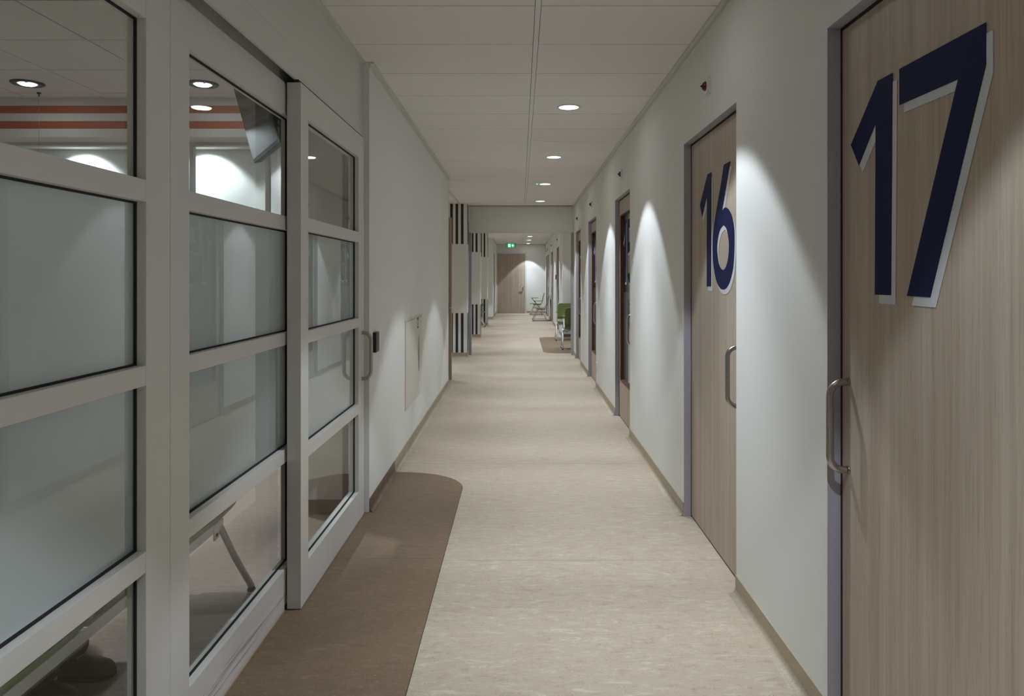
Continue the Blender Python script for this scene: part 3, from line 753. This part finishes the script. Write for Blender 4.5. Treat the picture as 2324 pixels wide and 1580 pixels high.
e = empty('door_buzzer', (1.02, 21.0, 1.46), label='small black intercom beside the first door beyond the alcove', cat='intercom')
obj('buzzer_housing', MB().box(.998, 1.0195, 20.94, 21.06, 1.40, 1.53, bev=.003), M_black, e)
obj('buzzer_button', MB().box(.995, .998, 20.98, 21.02, 1.44, 1.47), M_steel, e)
struct('trim_6', MB().box(-.969, -.945, 25.6, 30, ZC-.03, ZC-.0005).box(.995, 1.02, 17.9, 30, ZC-.03, ZC-.0005).box(-.969, 1.02, 29.975, 30, ZC-.03, ZC-.0005), M_trim, 'ceiling edge profile of the far corridor', 'trim')

# ------------------------------------------------------------------ end wall, end door, exit sign
ex0, ex1 = (1129-1181)/F*30, (1191.5-1181)/F*30
ez = HC + (629-576.5)/F*30
ew = MB().box(-1.1, ex0-.0, 30, 30.12, 0, ZC).box(ex1, 1.17, 30, 30.12, 0, ZC).box(ex0, ex1, 30, 30.12, ez, ZC)
struct('wall_end', ew, M_wall, 'end wall of the corridor around the wooden door', 'wall')
sk = MB(); skirt(sk, (ex1+.07, 30), (1.02, 30), (0, -1))
struct('baseboard_end', sk, SKM, 'skirting of the end wall', 'baseboard')
e = empty('door_7', ((ex0+ex1)/2, 30.0, 0), label='wide wooden door in the end wall of the corridor with a steel lever', cat='door', kind='structure')
fr = MB().box(ex0-.045, ex0+.004, 29.985, 29.9995, 0, ez-.0045).box(ex1-.004, ex1+.06, 29.985, 29.9995, 0, ez-.0045).box(ex0-.045, ex1+.06, 29.985, 29.9995, ez-.004, ez+.055)
obj('door_frame', fr, M_alu, e)
lf = obj('door_leaf', MB().box(ex0+.008, ex1-.008, 30.0, 30.045, .012, ez-.012), M_wood, e)
obj('threshold_gap', MB().box(ex0+.004, ex1-.004, 29.998, 30.05, 0.0, .011).box(ex0+.004, ex1-.004, 30.01, 30.05, ez-.012, ez-.004), M_gap, e)
hx = (1186-1181)/F*30; hz = HC - (651.5-629)/F*30
lv = MB().box(hx-.01, hx+.035, 29.992, 29.9995, hz-.15, hz+.03, bev=.002)
lv.tube([(hx+.012,29.995,hz),(hx+.012,29.945,hz),(hx,29.935,hz),(hx-.125,29.935,hz)], .012, 12)
tag(obj('lever_handle', lv, M_chrome, lf), 'shiny lever on a dark plate')
for z in (.25, 1.15, 2.1):
    obj('hinge', MB().tube([(ex0+.004,29.982,z),(ex0+.004,29.982,z+.1)], .008, 8), M_steel, lf)

e = empty('exit_sign', (-.37, 28.9, ZC-.17), label='green and white illuminated emergency exit sign hanging below the far ceiling', cat='exit sign')
sy = 28.90; x0, x1, z0, z1 = -.515, -.222, 2.632, 2.765
obj('sign_housing', MB().box(x0-.004, x1+.004, sy+.0005, sy+.05, z0-.004, z1+.02, bev=.002).box(x0-.05, x0-.012, sy+.005, sy+.045, z0-.006, z1+.036).box(x1+.012, x1+.05, sy+.005, sy+.045, z0-.006, z1+.036), mat('sign_casing', (.38,.37,.48), .4), e)
obj('sign_panel', MB().box(x0, x1, sy-.003, sy, z0, z1), M_exitg, e)
pw = MB(); yf = sy-.0045
xm = (x0+x1)/2
pw.box(x0+.045, x0+.122, yf, sy-.0032, z0+.004, z1-.008)
cx = xm+.068; cz = z0+.058
pw.prism([(cx-.045,yf,cz+.002),(cx,yf,cz+.055),(cx+.045,yf,cz+.002),(cx+.030,yf,cz-.008),(cx+.013,yf,cz+.010),(cx+.013,yf,z0+.012),(cx-.013,yf,z0+.012),(cx-.013,yf,cz+.010),(cx-.030,yf,cz-.008)], (0,.001,0))
obj('sign_symbols', pw, M_exitw, e)
rn = MB(); bx = x0+.083; bz = z0+.06     # running figure in the doorway
rn.prism([(bx+.004+.009*math.cos(R(a)), yf-.001, bz+.042+.009*math.sin(R(a))) for a in range(0,360,30)], (0,.0008,0))
rn.prism([(bx-.006,yf-.001,bz+.030),(bx+.012,yf-.001,bz+.030),(bx+.006,yf-.001,bz-.005),(bx+.020,yf-.001,bz-.022),(bx+.012,yf-.001,bz-.030),(bx-.004,yf-.001,bz-.012),(bx-.018,yf-.001,bz-.042),(bx-.027,yf-.001,bz-.036),(bx-.012,yf-.001,bz)], (0,.0008,0))
obj('running_figure', rn, mat('exit_dark_green', (.0,.16,.13), .5), e)

# ------------------------------------------------------------------ seating: green shells on silver trestle legs
PROF = [(y_, z_-.013) for y_, z_ in [(-.235,.440),(-.20,.449),(-.14,.446),(-.05,.436),(.05,.428),(.13,.426),(.18,.434),(.212,.455),(.232,.49)]]
BPROF = [(y_, z_-.013) for y_, z_ in [(.234,.494),(.247,.55),(.262,.62),(.280,.70),(.300,.78),(.318,.845),(.322,.858)]]
def shell(mb, prof, x0, x1, t=.012, round_end=0):
    """sheet following prof (y,z) between x0 and x1; corners rounded at one end of the profile"""
    n = len(prof); cols = 13; top = []; bot = []
    L = [0]
    for a, b in zip(prof, prof[1:]): L.append(L[-1]+math.hypot(b[0]-a[0], b[1]-a[1]))
    nor = []
    for i in range(n):
        a = prof[max(i-1,0)]; b = prof[min(i+1,n-1)]; d = Vector((b[0]-a[0], b[1]-a[1])).normalized(); nor.append((d.y, -d.x))
    xm = (x0+x1)/2; hw = (x1-x0)/2; rc = .05
    for i in range(n):
        dist = (L[i] if round_end < 0 else L[-1]-L[i]) if round_end else 1
        k = min(1, dist/rc) if round_end else 1
        inset = rc*(1-math.sqrt(max(0, 1-(1-k)**2))) if k < 1 else 0
        ra = []; rb = []
        for j in range(cols):
            u = -1+2*j/(cols-1); x = xm+u*(hw-inset)
            dish = .012*(u*u)              # slight dish across the seat
            ra.append(mb.bm.verts.new((x, prof[i][0]-nor[i][0]*dish, prof[i][1]-nor[i][1]*dish)))
            rb.append(mb.bm.verts.new((x, prof[i][0]+nor[i][0]*t-nor[i][0]*dish, prof[i][1]+nor[i][1]*t-nor[i][1]*dish)))
        top.append(ra); bot.append(rb)
    F_ = []
    for i in range(n-1):
        for j in range(cols-1):
            F_.append(mb.bm.faces.new([top[i][j], top[i][j+1], top[i+1][j+1], top[i+1][j]]))
            F_.append(mb.bm.faces.new([bot[i][j], bot[i+1][j], bot[i+1][j+1], bot[i][j+1]]))
        F_.append(mb.bm.faces.new([top[i][0], top[i+1][0], bot[i+1][0], bot[i][0]])); F_.append(mb.bm.faces.new([top[i][-1], bot[i][-1], bot[i+1][-1], top[i+1][-1]]))
    for j in range(cols-1):
        mb.bm.faces.new([top[0][j], bot[0][j], bot[0][j+1], top[0][j+1]]); mb.bm.faces.new([top[-1][j], top[-1][j+1], bot[-1][j+1], bot[-1][j]])
    for f in F_: f.smooth = True
    return mb
def bench(name, nseat, loc, rz, label, cat, group=None, pitch=.55, legtop=(-.048,.048), splay=.06, arms=(), legs=None, gapw=.014, runner=True, inset=.07, arm_m=None):
    e = empty(name, loc, rz, label=label, cat=cat, group=group)
    W = nseat*pitch
    for k in range(nseat):
        a = -W/2+k*pitch+gapw/2; b = a+pitch-gapw
        obj('seat', shell(MB(), PROF, a, b, round_end=-1), M_green, e, world=False)
        obj('backrest', shell(MB(), BPROF, a, b, round_end=1), M_green, e, world=False)
        for q in (a+.12, b-.15): obj('seat_bracket', MB().box(q, q+.03, -.12, .14, .39, .416), M_silver, e, world=False)
    be = MB().box(-W/2+min(.05,inset), W/2-min(.05,inset), -.035, .035, .352, .396, bev=.004)
    be.box(-W/2+.10, W/2-.12, .150, .185, .365, .405, bev=.003)
    obj('beam', be, M_silver, e, world=False)
    for s, xt in ((-1, -W/2+inset), (1, W/2-inset)):
        lg = MB()
        for q, yf in ((legtop[0], -.237), (legtop[1], .237)):
            xf_ = xt+s*splay
            lg.tube([(xt, q, .40), (xt+s*splay*.5, q+(yf-q)*.55, .19), (xf_, yf, .022)], .0145, 12)
        if runner: lg.tube([(xt+s*splay, -.225, .035), (xt+s*splay, .225, .035)], .008, 8)
        lg.box(xt-.012, xt+.012, -.11, .17, .36, .40, bev=.004)
        l = obj('leg_frame', lg, M_silver, e, world=False)
        bp = MB().box(xt-s*.075-.028, xt-s*.075+.028, legtop[1]+.028, legtop[1]+.034, .335, .405, bev=.004).box(xt-s*.05-.06, xt-s*.05+.06, legtop[1]-.02, legtop[1]+.028, .375, .40)
        tag(obj('bracket_plate', bp, M_silver, l, world=False), 'small silver plate with a dark screw hole')
        obj('screw_hole', MB().tube([(xt-s*.075, legtop[1]+.034, .355), (xt-s*.075, legtop[1]+.0352, .355)], .008, 14), M_gap, l, world=False)
        for yf in (-.237, .237):
            obj('foot_glide', MB().lathe([(0,0), (.019,0), (.019,.008), (.012,.022), (0,.022)], (xt+s*splay, yf, 0), seg=14), M_gap, l, world=False)
    for xa in arms:
        am = MB().box(xa-.022, xa+.022, -.20, .09, .648, .668, bev=.006)
        am.tube([(xa, -.17, .652), (xa, -.10, .55), (xa, .0, .44), (xa, .03, .40)], .012, 10, m=1)
        obj('armrest', am, [M_green, arm_m or M_green], e, world=False)
    return e
FACE_L = R(-90)      # facing -X
bench('waiting_bench', 4, (-1.492, 2.22, 0.0012), FACE_L, 'row of green seats with silver legs just behind the glass screens', 'bench', pitch=.55, legtop=(-.06,.155), splay=.20, runner=False)
GR = 'green chairs on silver trestle legs in the corridor'
bench('waiting_chair', 2, (.650, 25.0, 0), FACE_L, 'green chairs with arm and silver legs, nearer pair at the far right wall', 'chair', GR, arms=(-.0,), splay=.04)
bench('waiting_chair', 1, (.615, 28.9, 0), FACE_L, 'green chair with armrest nearest the end wall', 'chair', GR, arms=(.25,), splay=.02)
bench('waiting_chair', 1, (1.14, 17.22, 0), R(0), 'green chair facing the camera in the right alcove beyond the portal', 'chair', GR, splay=.02, inset=-.02, arm_m=M_silver, arms=(-.29,))
bench('waiting_chair', 1, (1.165, 15.12, 0), R(180), 'green chair seen from behind at the right edge of the alcove', 'chair', GR, splay=.02, inset=-.02, arm_m=M_silver, arms=(.27,))
bench('waiting_chair', 1, (-1.28, 21.75, 0), R(90), 'green chair half hidden in the left bay before the far striped wall end', 'chair', GR, splay=.02, arms=(.25,))
bench('waiting_chair', 1, (-2.16, 2.62, .0012), R(90), 'green chair under the seated person behind frosted glass', 'chair', None, splay=.02, runner=False)

# ------------------------------------------------------------------ seated person behind the frosted glass
M_skin = mat('skin', (.42,.24,.17), .5, noise=.05)
M_trou = mat('dark_trousers', (.030,.033,.035), .85, noise=.15, nscale=120)
M_coat = mat('dark_blue_jumper', (.03,.045,.075), .9, noise=.1, nscale=120)
M_shoe = mat('brown_leather', (.05,.021,.013), .42, noise=.25, nscale=30)
M_toe = mat('dark_leather', (.025,.019,.014), .4, noise=.2, nscale=40)
M_hair = mat('dark_hair', (.03,.02,.014), .7)
def skin(name, verts, edges, radii, m, parent=None, sub=2, root=0):
    me = bpy.data.meshes.new(name); me.from_pydata(verts, edges, [])
    o = bpy.data.objects.new(name, me); C.objects.link(o)
    o.modifiers.new('s', 'SKIN'); 
    if not me.skin_vertices:
        bpy.context.view_layer.objects.active = o
    for i, r in enumerate(radii):
        v = me.skin_vertices[0].data[i]; v.radius = (r, r) if not isinstance(r, tuple) else r; v.use_root = i == root
    sm = o.modifiers.new('d', 'SUBSURF'); sm.levels = sub; sm.render_levels = sub
    dg = bpy.context.evaluated_depsgraph_get(); m2 = bpy.data.meshes.new_from_object(o.evaluated_get(dg))
    bpy.data.objects.remove(o)
    for p in m2.polygons: p.use_smooth = True
    m2.name = name; m2.materials.clear()
    return link(name, m2, m, parent)
PB = Vector((-2.14, 2.62, .0012))
# local frame of the person: +x forward (towards the glass), y sideways, z up
V = []; E_ = []; Rr = []
def add(p, r, par=None):
    V.append(tuple(p)); Rr.append(r); i = len(V)-1
    if par is not None: E_.append((par, i))
    return i
pel = add((-.02,0,.55), (.13,.11)); sp1 = add((-.05,0,.70), (.13,.10), pel); sp2 = add((-.05,0,.85), (.14,.105), sp1)
ch = add((-.03,0,.98), (.15,.105), sp2); nk = add((.01,0,1.10), .055, ch); nk2 = add((.025,0,1.155), .055, nk)
hd = add((.035,0,1.215), (.072,.078), nk2); hd2 = add((.035,0,1.28), (.078,.088), hd); hd3 = add((.03,0,1.335), (.062,.068), hd2)
nose = add((.128,0,1.245), .010, hd)
for s in (-1, 1):
    ear = add((.02,s*.086,1.25), .012, hd)
    sh = add((-.03,s*.17,1.02), .062, ch); el = add((.0,s*.235,.76), .044, sh); wr_ = add((.22,s*.15,.645), .028, el)
    pm_ = add((.285,s*.12,.632), (.036,.018), wr_)
    for k, (dy, L_) in enumerate(((-.030,.066), (-.010,.076), (.010,.072), (.029,.056))):
        a = add((.315,s*(.12+dy),.632), .0095, pm_); b = add((.315+L_*.55,s*(.12+dy*1.15),.622), .0088, a); add((.315+L_,s*(.12+dy*1.2),.600), .0078, b)
    t1 = add((.262,s*(.12-.042),.628), .011, pm_); add((.292,s*(.12-.062),.612), .0095, t1)
    hip = add((.05,s*.10,.53), .088, pel); kn = add((.44,s*.095,.515), .060, hip); cf = add((.46,s*.09,.36), .056, kn)
    yo = .08 if s > 0 else -.07
    an = add((.48,s*.087,.115), .036, cf); add((.53,yo,.050), .030, an)
person = skin('person', V, E_, Rr, M_skin)
person.location = PB
tag(person, 'person in dark clothes and brown shoes sitting behind the frosted left screen', 'person')
def sub_skin(name, spec, m):
    vs = []; es = []; rr = []
    for chain in spec:
        base = None
        for p, r in chain:
            if p in vs: i = vs.index(p)
            else: vs.append(p); rr.append(r); i = len(vs)-1
            if base is not None and (base, i) not in es: es.append((base, i))
            base = i
    return skin(name, vs, es, rr, m, person)
sub_skin('trousers', [[((-.02,0,.56), (.145,.125)), ((.05,s*.10,.53), .098), ((.44,s*.095,.515), .073), ((.46,s*.09,.36), .068), ((.475,s*.087,.22), .066), ((.487,s*.088,.125), .068), ((.492,s*.088,.060), .070)] for s in (-1, 1)], M_trou)
sub_skin('jumper', [[((-.03,0,.60), (.15,.13)), ((-.05,0,.70), (.15,.12)), ((-.05,0,.85), (.155,.12)), ((-.03,0,.985), (.165,.12)), ((.005,0,1.07), (.07,.07))]] +
         [[((-.03,0,.985), (.165,.12)), ((-.03,s*.17,1.02), .076), ((.0,s*.235,.76), .057), ((.19,s*.16,.655), .040)] for s in (-1, 1)], M_coat)
for s in (-1, 1): tag(obj('sock', MB().tube([(.482, s*.087, .17), (.486, s*.087, .10), (.492, s*.087, .045)], [.050,.052,.050], 16), M_trou, person, world=False), 'dark sock')
hr = MB()
hr.lathe([(.0,.115), (.035,.108), (.070,.080), (.089,.035), (.092,-.01), (.086,-.055), (.070,-.075)], (.018,0,1.275), seg=28)
hr.bm.verts.ensure_lookup_table()
for v in hr.bm.verts:
    if v.co.x > .07 and v.co.z < 1.33: v.co.z = 1.33 - (1.33-v.co.z)*.15; v.co.x = .07+(v.co.x-.07)*.6
obj('hair', hr, M_hair, person, world=False)
for s in (-1, 1):
    ey = MB().lathe([(0,.011),(.008,.008),(.011,0),(.008,-.008),(0,-.011)], (.104, s*.031, 1.265), seg=14)
    obj('eye', ey, M_white, person, world=False)
obj('mouth', MB().tube([(.112,-.022,1.196),(.121,0,1.194),(.112,.022,1.196)], .005, 8), mat('lips', (.30,.10,.09), .5), person, world=False)
def shoe(ax, ay, tx, ty, label):
    """ankle at (ax, ay), toe end at (tx, ty), local coordinates"""
    d = Vector((tx-ax, ty-ay, 0)); L = d.length; d.normalize(); q = Vector((-d.y, d.x, 0)); A = Vector((ax, ay, 0))
    secs = [(-.085,.030,.070,0), (-.06,.038,.095,0), (-.01,.041,.112,0), (.045,.041,.098,0), (.10,.046,.078,0), (.15,.050,.064,0), (.19,.045,.054,0), (.215,.030,.040,0), (.226,.012,.026,0)]
    mb = MB(); rings = []
    sc = (L)/.226
    for u, hw, ht, _ in secs:
        ring = []
        for k in range(16):
            a = 2*PI*k/16; ca, sa = math.cos(a), math.sin(a)
            y = hw*(abs(ca)**.75)*(1 if ca >= 0 else -1); z = .018+ (ht-.018)*(sa if sa > 0 else 0) - (.010 if sa < -.1 else 0)
            ring.append(mb.bm.verts.new(A + d*(u*sc) + q*y + Vector((0,0,z))))
        rings.append(ring)
    for i, (a, b) in enumerate(zip(rings, rings[1:])):
        for k in range(16):
            f = mb.bm.faces.new([a[k], a[(k+1)%16], b[(k+1)%16], b[k]]); f.smooth = True; f.material_index = 1 if i >= 4 else 0
    mb.bm.faces.new(rings[0][::-1]); mb.bm.faces.new(rings[-1]).material_index = 1
    mb.tube([A+Vector((0,0,.085)), A+Vector((0,0,.135))], [.043,.046], 16)
    o = obj('shoe', mb, [M_shoe, M_toe], person, world=False); o['label'] = label
    so = MB(); pts = []
    for u, hw, ht, _ in secs: pts.append(A + d*(u*sc) + q*(hw+.003))
    for u, hw, ht, _ in secs[::-1]: pts.append(A + d*(u*sc) - q*(hw+.003))
    so.prism([(p_.x, p_.y, .0005) for p_ in pts], (0,0,.014)); obj('shoe_sole', so, M_gap, o, world=False)
shoe(.470, .087, .650, .095, 'brown shoe with a dark toe')
shoe(.470, -.087, .635, -.105, 'brown shoe with a dark toe')
